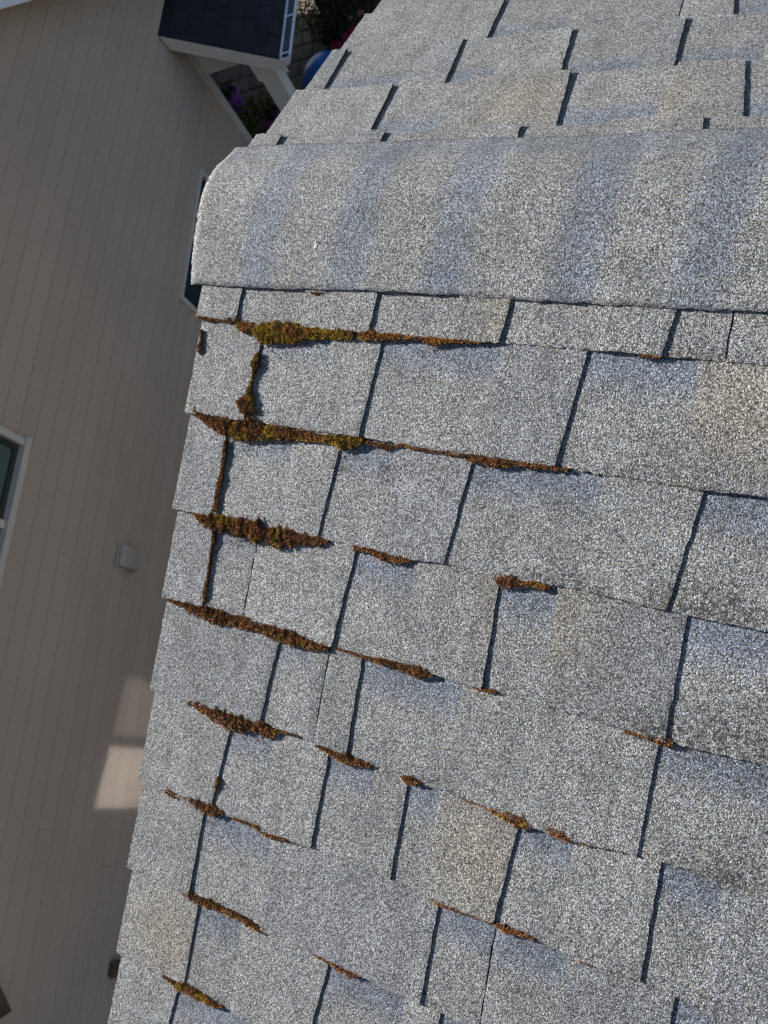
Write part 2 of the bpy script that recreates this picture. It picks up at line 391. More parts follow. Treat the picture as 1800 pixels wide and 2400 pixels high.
# porch roof (a pent roof against the wall) : top edge at wall, drops to the gutter
PT_H0, PT_H1 = 6.92, 11.75
PZ1, PZ0, PN_OUT = zc(-4.43), zc(-5.07), 1.06
def PRP(n, h, d):                                # point on the porch roof plane, d above it
    f = n / PN_OUT; return WP(n, h, PZ1 + (PZ0 - PZ1) * f + d)
pr = MB()
pr.hexa([PRP(0.02, PT_H0 + .01, -.16), PRP(PN_OUT - .02, PT_H0 + .01, -.16), PRP(PN_OUT - .02, PT_H1, -.16), PRP(.02, PT_H1, -.16),
         PRP(0.02, PT_H0 + .01, -.025), PRP(PN_OUT - .02, PT_H0 + .01, -.025), PRP(PN_OUT - .02, PT_H1, -.025), PRP(.02, PT_H1, -.025)])
porch = pr.build('porch_roof', 'trim_tan', nb)
random.seed(5)
nrow = 9
for r_ in range(nrow):
    n1 = PN_OUT - .004 - r_ * (PN_OUT / nrow); n0 = max(.0, n1 - PN_OUT / nrow - .02)
    h = PT_H0 - .015 - random.uniform(0, .25)
    while h < PT_H1:
        L_ = random.choice((.17, .22, .28, .34)); a, b_ = max(h, PT_H0 - .015), min(h + L_, PT_H1 + .02); lift = random.choice((.0, .0, .006))
        if b_ - a > .03:
            t = MB(); t.hexa([PRP(n0, a, -.024), PRP(n1, a, -.018), PRP(n1, b_ - .003, -.018), PRP(n0, b_ - .003, -.024),
                              PRP(n0, a, -.015 + lift), PRP(n1, a, -.004 + lift), PRP(n1, b_ - .003, -.004 + lift), PRP(n0, b_ - .003, -.015 + lift)])
            t.build('shingle', 'dark_shingle', porch)
        h += L_
# rake board with a stepped moulding
rf = MB()
for hf0, hf1, d0, d1 in ((PT_H0 - .012, PT_H0 + .008, -.115, -.028), (PT_H0 + .0, PT_H0 + .03, -.20, -.116)):
    rf.hexa([PRP(.025, hf0, d0), PRP(PN_OUT + .0, hf0, d0), PRP(PN_OUT, hf1, d0), PRP(.025, hf1, d0), PRP(.025, hf0, d1), PRP(PN_OUT, hf0, d1), PRP(PN_OUT, hf1, d1), PRP(.025, hf1, d1)])
rf.build('rake_fascia', 'fascia_white', porch)
# eave gutter: open half-round trough, with hangers
gt = MB(); gn, gz = PN_OUT + .055, PZ0 - .03
prof = []
for i in range(9):
    a = math.pi + math.pi * i / 8; prof.append((gn + .055 * math.cos(a), gz + .01 + .075 * math.sin(a)))
outer = prof + [(n + (0.006 if i > 4 else -.006) * (1 if True else 0) * -1, z + .004) for i, (n, z) in reversed(list(enumerate(prof)))]
gt.loft([[WP(n, h, z) for n, z in outer] for h in (PT_H0 - .005, PT_H1)], 0, True)
for e_, (n, z) in ((0, prof[0]), (8, prof[-1])):
    gt.wbox(n - .008, n + .008, PT_H0 - .005, PT_H1, z, z + .014)
gut = gt.build('gutter', 'gutter_metal', porch)
ge = MB(); ge.prism([WP(n, PT_H0 - .03, z) for n, z in prof], HV * .024); ge.build('end_cap', 'fascia_white', gut)
gi = MB(); gi.wbox(gn - .052, gn + .052, PT_H0, PT_H1, gz - .012, gz - .004); gi.build('trough_plate', 'gutter_inside', gut)  # flat dark plate just below the rim, makes the trough's inside dark
for i in range(7):
    hb = PT_H0 + .05 + i * .52; b2 = MB(); b2.wbox(gn - .055, gn + .055, hb, hb + .018, gz + .008, gz + .013); b2.build('hanger', 'gutter_metal', gut)
# beam, soffit, column
bm_ = MB()
bm_.prism([WP(.032, CORNER_H - .05, BEAM_Z), WP(PN_OUT - .1, CORNER_H - .05, BEAM_Z), WP(PN_OUT - .1, CORNER_H - .05, PRP(PN_OUT - .1, 7, -.165).z), WP(.032, CORNER_H - .05, PRP(.032, 7, -.165).z)], HV * .06)
bm_.wbox(PN_OUT - .32, PN_OUT - .10, CORNER_H + .021, PT_H1, BEAM_Z, BEAM_Z + .12)
bm_.build('porch_beam', 'trim_tan', porch)
cl = MB(); CN0, CN1, CH0, CH1 = .60, .80, 7.19, 7.39
cl.wbox(CN0, CN1, CH0, CH1, .06, BEAM_Z - .003)
cl.wbox(CN0 - .025, CN1 + .02, CH0 - .02, CH1 + .02, BEAM_Z - .22, BEAM_Z - .002)
cl.wbox(CN0 - .03, CN1 + .03, CH0 - .03, CH1 + .03, .055, .25)
cl.build('porch_column', 'fascia_white', nb)
# far wing behind the porch, that carries the porch roof past the gable's eave
wg = MB(); wg.wbox(-6.5, -2.4, CORNER_H - .2, PT_H1 - .05, 0, PZ1 - .2); wg.wbox(-6.5, -.02, EAVE_H - .098, PT_H1 - .05, BEAM_Z + .03, PZ1 + .05)
wg.prism([WP(-6.5, EAVE_H - .09, PZ1 + .06), WP(.02, EAVE_H - .09, PZ1 + .06), WP(-3.2, EAVE_H - .09, PZ1 + 1.4)], HV * (PT_H1 - EAVE_H))
wg.build('rear_wing', 'wall_paint', nb)
rw = MB(); rw.wbox(-2.4, -.26, CORNER_H - .2, CORNER_H - .001, 0, BEAM_Z); rw.build('return_wall', 'wall_paint', nb)

# ------------------------------------------------------------------ things on the patio
def gpt(px, py, z=.055):
    d = ray(px, py); t = (z - CAM.z) / d.z; return CAM + d * t
def leafy(name, base, rad, hgt, nleaf, mat, label, cat, seed, lsize=.05, flowers=()):
    rnd = random.Random(seed)
    root = empty(name, base, label, cat)
    st = MB()
    tips = []
    for i in range(9):
        a = rnd.uniform(0, 6.28); rr = rad * rnd.uniform(.3, .95); top = Vector((math.cos(a) * rr, math.sin(a) * rr, hgt * rnd.uniform(.6, 1)))
        mid = top * .5 + Vector((rnd.uniform(-.05, .05), rnd.uniform(-.05, .05), .04)); st.tube([base, base + mid, base + top], [.009, .006, .003], 5); tips.append((mid, top))
    st.build('stem', 'stem_brown', root)
    lf = MB()
    for i in range(nleaf):
        m_, t_ = rnd.choice(tips); f = rnd.uniform(0, 1.1)
        c = base + m_.lerp(t_, f) + Vector((rnd.gauss(0, .22 * rad), rnd.gauss(0, .22 * rad), rnd.gauss(0, .10 * hgt)))
        c.z = max(c.z, base.z + .03)
        u = Vector((rnd.gauss(0, 1), rnd.gauss(0, 1), rnd.gauss(0, .6))).normalized(); v = u.cross(Vector((rnd.gauss(0, 1), rnd.gauss(0, 1), rnd.gauss(0, 1)))).normalized()
        l = lsize * rnd.uniform(.6, 1.3); w = u.cross(v) * l * .12
        lf.add([c - u * l * .6, c + v * l * .32 + w, c + u * l * .6, c - v * l * .32 + w, c - w], [(0, 1, 4), (1, 2, 4), (2, 3, 4), (3, 0, 4)])
    lf.build('foliage', mat, root)
    for (pos, r_, fm) in flowers:
        fb = MB()
        for k in range(22):
            ga = k * 2.4; f = k / 22; el = math.pi / 2 * (1 - f) * .95
            d = Vector((math.cos(ga) * math.cos(el), math.sin(ga) * math.cos(el), math.sin(el)))
            t1 = d.orthogonal().normalized(); t2 = d.cross(t1); c = Vector(pos) + d * r_ * .55; l = r_ * .75
            fb.add([c - d * .3 * l, c + t1 * l * .55 + d * l * .15, c + d * l * .5 + t2 * l * .1, c - t1 * l * .55 + d * l * .15, c + t2 * l * .4], [(0, 1, 4), (1, 2, 4), (2, 3, 4), (3, 0, 4), (0, 3, 2, 1)])
        fb.build('flower', fm, root)
    return root
# blue ball
bp_ = gpt(772, 192, .40); br = .37
bb = MB(); rings = []
for i in range(1, 20):
    a = math.pi * i / 20; rings.append([Vector((bp_.x + br * math.sin(a) * math.cos(j * 2 * math.pi / 32), bp_.y + br * math.sin(a) * math.sin(j * 2 * math.pi / 32), .055 + br * .97 - br * .97 * math.cos(a))) for j in range(32)])
bb.loft(rings, 0, True)
ball = bb.build('ball', 'ball_blue', None, smooth=True)
tag(ball, 'large round bright blue ball on the shaded patio beside the flowering bush', 'ball')
# purple pots
def pot(px, py, r0, r1, hgt, mat, label, seed, lean):
    b0 = gpt(px, py); b0.z = .055
    root = empty('flower_pot', b0, label, 'flower pot')
    pm = MB(); prof = [(r0 * .9, 0), (r0, .01), (r1, hgt * .82), (r1 * 1.08, hgt * .83), (r1 * 1.08, hgt), (r1 * .95, hgt), (r1 * .9, hgt * .85), (.01, hgt * .84)]
    pm.loft([[b0 + Vector((r * math.cos(j * 2 * math.pi / 24), r * math.sin(j * 2 * math.pi / 24), z)) + lean * z for j in range(24)] for r, z in prof], 0, True)
    pm.build('pot_body', mat, root)
    rnd = random.Random(seed); lf = MB()
    for i in range(46):
        a = rnd.uniform(0, 6.28); l = rnd.uniform(.12, .26); c = b0 + lean * hgt + Vector((rnd.uniform(-.5, .5) * r1, rnd.uniform(-.5, .5) * r1, hgt * .86))
        d = Vector((math.cos(a) * .8, math.sin(a) * .8, rnd.uniform(.3, 1.2))).normalized(); s_ = d.cross(Vector((0, 0, 1))).normalized() * .014
        lf.add([c - s_ * .5, c + d * l * .5 - s_ + Vector((0, 0, .02)), c + d * l, c + d * l * .5 + s_ + Vector((0, 0, .02)), c + s_ * .5], [(0, 1, 4), (1, 3, 4), (1, 2, 3)])
    lf.build('leaves', 'leaf_green', root)
    return root
pot(556, 262, .15, .19, .32, 'pot_purple', 'bright purple flower pot by the foot of the house corner', 2, Vector((0, 0, 0)))
pot(652, 300, .14, .17, .26, 'pot_plum', 'dull plum flower pot half hidden behind the far roof edge', 8, Vector((0, 0, 0)))
leafy('low_shrub', gpt(585, 320), .42, .40, 1300, 'leaf_olive', 'low olive shrub at the base of the neighbour house wall', 'shrub', 21, .05)
fp = gpt(815, 118)
leafy('flowering_bush', fp, .40, .55, 1700, 'leaf_green', 'dark bush with magenta and pink blooms in front of the dark fence', 'bush', 4, .055,
      [(gpt(788, 113, .55), .10, 'petal_magenta'), (gpt(812, 92, .62), .085, 'petal_magenta'), (gpt(828, 77, .62), .09, 'petal_magenta'), (gpt(846, 33, .7), .06, 'petal_pink'), (gpt(822, 43, .6), .04, 'petal_pink')])
leafy('wispy_plant', gpt(742, 92), .24, .55, 260, 'leaf_olive', 'wispy olive plant whose tips reach over the sunlit pavers', 'plant', 14, .045)
# dark board fence
f0 = gpt(789, 74); f0.z = 0
fence = empty('fence', f0, 'tall dark stained board fence at the end of the patio', 'fence')
fd = (NV * 1.0).normalized(); fo = HV
for i in range(24):
    a = f0 + fd * (i * .145); b_ = a + fd * .138; hgt = 1.85 + random.uniform(-.01, .01); t = MB()
    t.hexa([a, b_, b_ + fo * .02, a + fo * .02] + [v + Vector((0, 0, hgt)) for v in (a, b_, b_ + fo * .02, a + fo * .02)]); t.build('fence_board', 'fence_wood', fence)
for zz in (.35, 1.45):
    t = MB(); a = f0 + fo * .021; b_ = a + fd * 3.47; t.hexa([a + Vector((0, 0, zz)), b_ + Vector((0, 0, zz)), b_ + fo * .04 + Vector((0, 0, zz)), a + fo * .04 + Vector((0, 0, zz))] + [v + Vector((0, 0, zz + .09)) for v in (a, b_, b_ + fo * .04, a + fo * .04)]); t.build('fence_rail', 'fence_wood', fence)
t = MB(); a = f0 - fd * .10 - fo * .03; t.hexa([a, a + fd * .095, a + fd * .095 + fo * .09, a + fo * .09] + [v + Vector((0, 0, 1.95)) for v in (a, a + fd * .095, a + fd * .095 + fo * .09, a + fo * .09)]); t.build('fence_post', 'fence_wood', fence)

# ------------------------------------------------------------------ our house: body, deck, window
XE = 1.98; S_END_N, S_END_F = 2.9, 2.9
oh = empty('house', (.8, 0, 0), 'house with grey asphalt shingle roof and mossy course edges, in the foreground', 'house')
GX = XR + .36                                   # gable wall plane
bd = MB(); yw = 2.7
OW = (-1.94, -0.80, zc(-4.30), zc(-3.25))        # opening of the gable window: y0, y1, z0, z1
def otop(y): return ZR - abs(y) * SP / CP - .12
ys = [-yw, OW[0], OW[1], 0, yw]
def slab(y0, y1, z0a, z0b, z1a, z1b):
    bd.hexa([(GX, y0, z0a), (XE, y0, z0a), (XE, y1, z0b), (GX, y1, z0b), (GX, y0, z1a), (XE, y0, z1a), (XE, y1, z1b), (GX, y1, z1b)])
slab(-yw, OW[0], 0, 0, otop(-yw), otop(OW[0])); slab(OW[1], 0, 0, 0, otop(OW[1]), otop(0)); slab(0, yw, 0, 0, otop(0), otop(yw))
slab(OW[0], OW[1], 0, 0, OW[2], OW[2]); slab(OW[0], OW[1], OW[3], OW[3], otop(OW[0]), otop(OW[1]))
bd.build('gable_wall', 'own_wall_paint', oh)
for side in (-1, 1):
    dk = MB(); s1 = S_END_N
    P = [RP(XR + .012, 0.0, -.02, side), RP(XE, 0.0, -.02, side), RP(XE, s1, -.02, side), RP(XR + .012, s1, -.02, side)]
    P2 = [RP(XR + .012, 0.0, -.003, side), RP(XE, 0.0, -.003, side), RP(XE, s1, -.003, side), RP(XR + .012, s1, -.003, side)]
    dk.hexa(P + P2); dk.build('roof_deck', 'plywood', oh)
    fb = MB(); a = [RP(XR + .016, .0, -.18, side), RP(XR + .036, .0, -.18, side), RP(XR + .036, s1, -.18, side), RP(XR + .016, s1, -.18, side)]
    b_ = [RP(XR + .016, .0, -.021, side), RP(XR + .036, .0, -.021, side), RP(XR + .036, s1, -.021, side), RP(XR + .016, s1, -.021, side)]
    fb.hexa(a + b_); fb.build('rake_board', 'trim_white', oh)

# ------------------------------------------------------------------ shingles
random.seed(42)
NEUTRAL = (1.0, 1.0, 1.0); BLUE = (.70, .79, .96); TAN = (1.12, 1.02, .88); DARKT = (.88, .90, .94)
S1N, S1F = .193, .1365
ROWPX = {1: [(458, 738), (561, 755), (869.5, 784), (1130, 802), (1376, 819), (1554.5, 834.7), (1800, 855)],
 2: [(460, 972), (671, 1000), (848, 1025), (1104, 1066), (1299, 1091), (1419.5, 1113), (1641, 1149), (1800, 1166)],
 3: [(460, 1203), (772.6, 1266), (831.6, 1281), (950, 1311), (1041, 1323), (1166, 1354), (1386, 1388), (1564, 1430.5), (1800, 1482)],
 4: [(378, 1397), (477, 1424), (658.6, 1483), (777, 1517), (848.5, 1538), (1000, 1576), (1111, 1607.5), (1294, 1658), (1434, 1699), (1578.6, 1745), (1800, 1798)],
 5: [(445.6, 1646), (612, 1694), (739, 1736.5), (869.6, 1793.5), (941.6, 1820.5), (1089, 1872), (1222, 1932), (1354.6, 1974), (1493, 2004), (1638, 2049.6), (1800, 2104)],
 6: [(385.7, 1850), (474, 1900), (580, 1930), (731.6, 1987), (911.5, 2055.6), (1026, 2116), (1161.7, 2164), (1372.6, 2254.5), (1499, 2297), (1583.6, 2339), (1686, 2387)],
 7: [(411, 2082), (461.6, 2110), (626, 2185), (744, 2238), (845.6, 2286.5), (975, 2348)],
 8: [(356, 2275), (436, 2312), (520.7, 2358)]}
ROWCURVE = {}
for k, pts in ROWPX.items():
    c = []
    for px, py in pts:
        x, s = roof_hit(px, py); c.append((x, (s - (S1N + EXPO * (k - 1)))))
    ROWCURVE[k] = sorted(c)
def butt_off(side, c, x):
    """how far the real butt line wanders from the straight one"""
    w = .0012 * math.sin(x * 9 + c * 2.3) + .0008 * math.sin(x * 31 + c)
    if side < 0 and c in ROWCURVE:
        C = ROWCURVE[c]
        if x <= C[0][0]: return C[0][1] * .8 + w * .3
        if x >= C[-1][0]: return C[-1][1] * max(0, 1 - (x - C[-1][0]) * 3) + w * .3
        for (x0, d0), (x1, d1) in zip(C, C[1:]):
            if x0 <= x <= x1:
                f = (x - x0) / (x1 - x0); f = f * f * (3 - 2 * f); return (d0 + (d1 - d0) * f) * .8 + w * .3
    return w
def s_butt(side, c, x): return (S1N if side < 0 else S1F) + EXPO * (c - 1) + butt_off(side, c, x)
TB, RISE = .004, .0050
TTS = {-1: .0030, 1: .0042}
def w_base(u): return TB + RISE * u
# slots: (course, top px, bottom px, px x of the low tab's far end along its top, or None)
NEAR_SLOTS = [
 (1, (568, 680), (555.5, 752), None), (1, (883, 698), (866.5, 774), None), (1, (1197.7, 705), (1171, 800), None), (1, (1586, 725), (1552, 831), None),
 (2, (608, 812), (574, 987), None), (2, (892.7, 803), (844, 1014), 1172), (2, (1377, 822), (1303, 1086), 1640),
 (3, (528, 1031), (510, 1204), None), (3, (795, 1047), (746, 1256), 922), (3, (1103, 1092), (1041.5, 1318), 1415), (3, (1649, 1155), (1562, 1427), None),
 (4, (501, 1237), (477, 1416), None), (4, (833, 1286), (779, 1513.5), 975), (4, (1168.5, 1367), (1131.6, 1603.5), 1309), (4, (1609, 1454), (1560, 1725), None),
 (5, (651, 1508), (610, 1692.5), 735), (5, (846, 1546), (814, 1763), 1090), (5, (1540.6, 1752), (1494, 2002), None),
 (6, (539, 1703), (497, 1888), 640), (6, (768, 1768.5), (730, 1985.5), 880), (6, (952.6, 1844), (917, 2056), 1030), (6, (1213, 1942), (1159, 2154), 1348), (6, (1546, 2040), (1500.5, 2295), 1704),
 (7, (475, 1909.5), (445, 2094), 640), (7, (1025, 2126.5), (987, 2343.5), 1345), (7, (1578, 2360), (1570, 2400), None),
 (8, (463, 2116), (434, 2300), 570), (8, (768, 2262), (732, 2400), None), (8, (1030.7, 2378), (1022, 2400), None),
 (9, (415.5, 2327), (393, 2400), None)]
FAR_SLOTS = [
 (1, (644, 352), (661, 323), None), (1, (891, 340), (903, 312), None), (1, (1217, 326), (1220, 298), None), (1, (1644, 317), (1649, 279), None),
 (2, (867.5, 308), (920, 204.6), None), (2, (1304, 294.6), (1336.8, 172.5), None), (2, (1742, 274), (1747.5, 144), None),
 (3, (762, 211), (804, 127), None), (3, (1046.5, 190), (1081.8, 99), None), (3, (1316.7, 168), (1339.5, 74), None), (3, (1579, 152), (1608, 48), None),
 (4, (1138.7, 89.5), (1185, 0), None), (4, (1721, 40), (1719, 0), None)]
NEAR_SEAMS = [(1, (1715, 763), (1701.6, 843)), (4, (600, 1264), (577, 1400)), (5, (772.5, 1519), (738, 1730.5)), (7, (1160, 2175), (1128, 2380))]
FAR_SEAMS = [(4, (1601, 5), (1589, 46))]
TAN_AT = [(-1, 2, 1740, 950), (-1, 6, 1120, 2000), (-1, 8, 390, 2190), (1, 2, 1230, 235), (1, 2, 1500, 230), (-1, 1, 1240, 750), (-1, 4, 1250, 1450)]
TAN_X = [(sd, c, *roof_hit(px, py, sd), .065) for sd, c, px, py in TAN_AT]
# algae stains: photo pixel, radius in metres, strength
STAIN_PX = [(1640, 1430, .05, 1.0), (1740, 1460, .05, 1.0), (1560, 1415, .03, .9), (1640, 1755, .05, 1.1), (1720, 1770, .05, 1.1), (1790, 1790, .06, 1.2), (1560, 1730, .03, .9), (1660, 2060, .05, .9), (1740, 2085, .05, 1.0), (800, 1100, .010, 1.2), (905, 1110, .012, 1.1), (1360, 1375, .03, .9), (1260, 1360, .025, .8), (1600, 1125, .03, .7), (1620, 830, .03, .8), (355, 2335, .008, 1.6), (330, 2390, .008, 1.5), (1000, 2345, .02, .8), (1650, 2380, .03, .9), (1450, 1110, .02, .8), (1010, 1850, .03, .6)]
STAINS = [(*roof_hit(px, py), r_, k_) for px, py, r_, k_ in STAIN_PX]
def stain_at(side, x, s, u, c):
    v = .03
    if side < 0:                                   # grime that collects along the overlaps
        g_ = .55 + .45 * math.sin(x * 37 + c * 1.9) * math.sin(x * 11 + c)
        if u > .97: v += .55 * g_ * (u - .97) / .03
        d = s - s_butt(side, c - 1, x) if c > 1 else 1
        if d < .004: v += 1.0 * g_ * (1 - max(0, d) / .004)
    if side < 0:
        for sx, ss, r_, k_ in STAINS:
            d2 = ((x - sx) ** 2 + ((s - ss) * 1.3) ** 2) / (r_ * r_)
            if d2 < 6: v += 1.5 * k_ * math.exp(-d2) * (.12 + .88 * max(0, (u - .45) / .55) ** 1.6 if r_ > .014 else 1.3)
    return min(v, 1.8)
def line_x(top, bot, side):
    (xa, sa), (xb, sb) = roof_hit(*top, side), roof_hit(*bot, side)
    if abs(sb - sa) < .02: return lambda s, xa=xa: xa
    k = max(-.12, min(.12, (xb - xa) / (sb - sa)))
    xm, sm = (xa + xb) / 2, (sa + sb) / 2
    return lambda s, xm=xm, sm=sm, k=k: xm + (s - sm) * k
X_RIGHT = 2.0
def jit(a): return random.gauss(0, a)
def sheet(name, side, c, fl, fr, thick, w_add, tint, parent, u0=-.22, nx=None, kind='base', nu=None):
    """one sheet of shingle between the edges fl(s) and fr(s): granule face on top, torn black edges"""
    xl, xr = fl(s_butt(side, c, 0) - .07), fr(s_butt(side, c, 0) - .07)
    coarse = xl > .15 or c > (10 if side < 0 else 5)      # outside the photograph's frame
    nx = nx or max(3, int((xr - xl) / (.025 if coarse else .006)))
    V_, F_, Fm, T_, St = [], [], [], [], []
    u0 = max(u0, 1 - (s_butt(side, c, 0) - .062) / EXPO)
    UL = [v for v in ([u0] + [-.075 + .014 * q for q in range(14)] + [.15 + .08 * q for q in range(10)] + [.93, .955, .975, .99, 1.0]) if v >= u0]
    if coarse: UL = [u0, max(u0, 0) + .02, .4, .97, 1.0]
    UL = sorted(set(UL)); nu = len(UL) - 1
    rag_l = [jit(.00035) for _ in range(nu + 1)]; rag_r = [jit(.0004) for _ in range(nu + 1)]
    rag_b = [jit(.0006) for _ in range(nx + 1)]
    cl_, cr2, wl = abs(jit(.0011)), abs(jit(.0009)), random.uniform(.01, .03)
    lift = [.0006 * math.sin(i * .13 + c) + jit(.0002) + cl_ * math.exp(-i * .006 / wl) + cr2 * math.exp(-(nx - i) * .006 / wl) for i in range(nx + 1)]
    for top in (1, 0):
        for j in range(nu + 1):
            u = UL[j]
            for i in range(nx + 1):
                f = i / nx
                s0 = s_butt(side, c, xl + (xr - xl) * f) - EXPO * (1 - u)
                a, b_ = fl(s0), fr(s0)
                x = a + (b_ - a) * f + (rag_l[j] if i == 0 else 0) + (rag_r[j] if i == nx else 0)
                s = s0 + (rag_b[i] if j == nu else 0)
                w = w_base(u) + w_add + (lift[i] * max(0, u) ** 3 if kind == 'tab' else 0)
                edge = 0.0004 if (j == nu or i in (0, nx)) else 0
                V_.append(RP(x, s, (w - edge) if top else w - thick, side))
                tt = tint
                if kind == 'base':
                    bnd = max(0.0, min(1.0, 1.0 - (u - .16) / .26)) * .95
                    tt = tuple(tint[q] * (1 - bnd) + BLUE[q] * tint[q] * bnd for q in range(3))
                if kind == 'tab':
                    for sd_, c_, tx, ts, tr in TAN_X:
                        if sd_ == side and c_ == c:
                            g_ = math.exp(-(((x - tx) / tr) ** 2 + ((s - ts) / (tr * 1.1)) ** 2)); tt = tuple(tt[q] * (1 - g_) + TAN[q] * g_ for q in range(3))
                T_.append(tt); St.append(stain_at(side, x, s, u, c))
    K = (nx + 1) * (nu + 1)
    def idx(j, i, t): return t * K + j * (nx + 1) + i
    fl_ = side > 0
    def face(q, m_):
        F_.append(tuple(reversed(q)) if fl_ else tuple(q)); Fm.append(m_)
    for j in range(nu):
        for i in range(nx):
            face((idx(j, i, 0), idx(j + 1, i, 0), idx(j + 1, i + 1, 0), idx(j, i + 1, 0)), 0)
    for i in range(nx): face((idx(nu, i, 0), idx(nu, i, 1), idx(nu, i + 1, 1), idx(nu, i + 1, 0)), 1)
    for j in range(nu):
        face((idx(j, nx, 0), idx(j + 1, nx, 0), idx(j + 1, nx, 1), idx(j, nx, 1)), 1)
        face((idx(j, 0, 0), idx(j, 0, 1), idx(j + 1, 0, 1), idx(j + 1, 0, 0)), 1)
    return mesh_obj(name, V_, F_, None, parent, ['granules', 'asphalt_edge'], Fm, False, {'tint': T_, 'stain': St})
def build_slope(side, ncourse, slots, seams):
    for c in range(1, ncourse + 1):
        rnd = random.Random(c * 17 + side)
        sb0 = s_butt(side, c, -.3)
        known = [(line_x(t, b_, side), endpx, t) for cc, t, b_, endpx in slots if cc == c]
        lows = []
        for k, (fx, endpx, t) in enumerate(known):
            xa = fx(sb0 - .07)
            if endpx: xe = roof_hit(endpx, t[1] + (endpx - t[0]) * .12 + 20, side)[0]
            else: xe = xa + rnd.uniform(.08, .15)
            lows.append([fx, xa, xe])
        xlast = max([l[2] for l in lows], default=XR + .05)
        x = max(xlast, .10 if known else XR + .1) + rnd.uniform(.08, .2)
        while x < X_RIGHT - .2:                       # outside the photograph: same rhythm
            wdt = rnd.uniform(.08, .2); kk = -.07
            lows.append([lambda s, x=x, kk=kk, sb0=sb0: x + (s - sb0 + .07) * kk, x, x + wdt]); x += wdt + rnd.uniform(.1, .24)
        lows.sort(key=lambda l: l[1])
        for a, b_ in zip(lows, lows[1:]):
            a[2] = min(a[2], b_[1] - .035)
        left = lambda s, c=c, sb0=sb0: XR + .008 - .0075 * max(0, 1 + (s - sb0) / EXPO)
        right = lambda s: X_RIGHT
        # shingle strips between the end seams
        sm = [line_x(t, b_, side) for cc, t, b_ in seams if cc == c]
        xs = [f(sb0 - .07) for f in sm]
        x = (max(xs) if xs else XR + rnd.uniform(.75, 1.1)) + rnd.uniform(.95, 1.0) * (1 if xs else 0)
        if not xs and x > .12: pass
        extra = x if x > .12 else .3
        edges = [left] + sm + [lambda s, e_=extra: e_, right]
        strips = []
        for a, b_ in zip(edges, edges[1:]):
            sh = sheet('shingle', side, c, (lambda s, a=a: a(s) + (.0006 if a is not left else 0)), (lambda s, b_=b_: b_(s) - .0012), .0058, 0.0, (lambda q: (q, q, q))(rnd.uniform(.90, 1.03)), oh)
            strips.append((a(sb0 - .07), b_(sb0 - .07), sh))
        # raised tabs
        bounds = [(left, None)]
        x0f = left
        tabs = []
        for fx, xa, xe in lows:
            tabs.append((x0f, fx)); kk = .05
            x0f = lambda s, xe=xe, kk=kk, sb0=sb0: xe + (s - sb0 + .07) * kk
        tabs.append((x0f, right))
        for a, b_ in tabs:
            if b_(sb0) - a(sb0) < .015: continue
            # a tab ends where its shingle ends
            cutx = [f for f in edges[1:-1] if a(sb0 - .07) + .02 < f(sb0 - .07) < b_(sb0 - .07) - .02]
            seq = [a] + cutx + [b_]
            for q0, q1 in zip(seq, seq[1:]):
                mid = (q0(sb0 - .07) + q1(sb0 - .07)) / 2
                par = next((sh for e0, e1, sh in strips if e0 <= mid <= e1), strips[-1][2])
                br_ = rnd.uniform(.90, 1.08); tn = tuple(v * br_ for v in (NEUTRAL if rnd.random() < .7 else DARKT))
                sheet('tab', side, c, (lambda s, f=q0, cut=(q0 in cutx): f(s) + (.0005 if cut else 0)), (lambda s, f=q1, cut=(q1 in cutx): f(s) - (.0012 if cut else 0)), TTS[side] + .002, TTS[side], tn, par, kind='tab')
build_slope(-1, 20, NEAR_SLOTS, NEAR_SEAMS)
build_slope(1, 21, FAR_SLOTS, FAR_SEAMS)

# ridge cap: one thick strip folded over the ridge
random.seed(9)
SN_CAP, SF_CAP = .1425, .100
CX0, CX1 = XR - .016, 2.0
BANDS = [roof_hit(px, 480)[0] for px in (640, 850, 1085, 1390, 1690)]
prof = []
NRND = .052
for i in range(13): 
    s = SN_CAP + (NRND - SN_CAP) * i / 12; prof.append((RP(0, s, .0128 + .0057 * min(1, i / 8), -1), s))
a0, a1 = RP(0, NRND, .0185, -1), RP(0, NRND, .0185, 1); ap = Vector((0, 0, ZR + .0022))
apx = Vector((0, 0, 2 * ap.z - (a0.z + a1.z) / 2))
for i in range(1, 14):
    f = i / 14; prof.append((a0 * (1 - f) ** 2 + apx * 2 * f * (1 - f) + a1 * f * f, 0))
for i in range(7):
    s = NRND + (SF_CAP - NRND) * i / 6; prof.append((RP(0, s, .0185 - .004 * i / 6, 1), s))
NP = len(prof); nxc = 330
V_, F_, Fm, T_, St = [], [], [], [], []
rb = [jit(.0007) for _ in range(nxc + 1)]; rf2 = [jit(.0007) for _ in range(nxc + 1)]; rl = [jit(.0007) for _ in range(NP)]
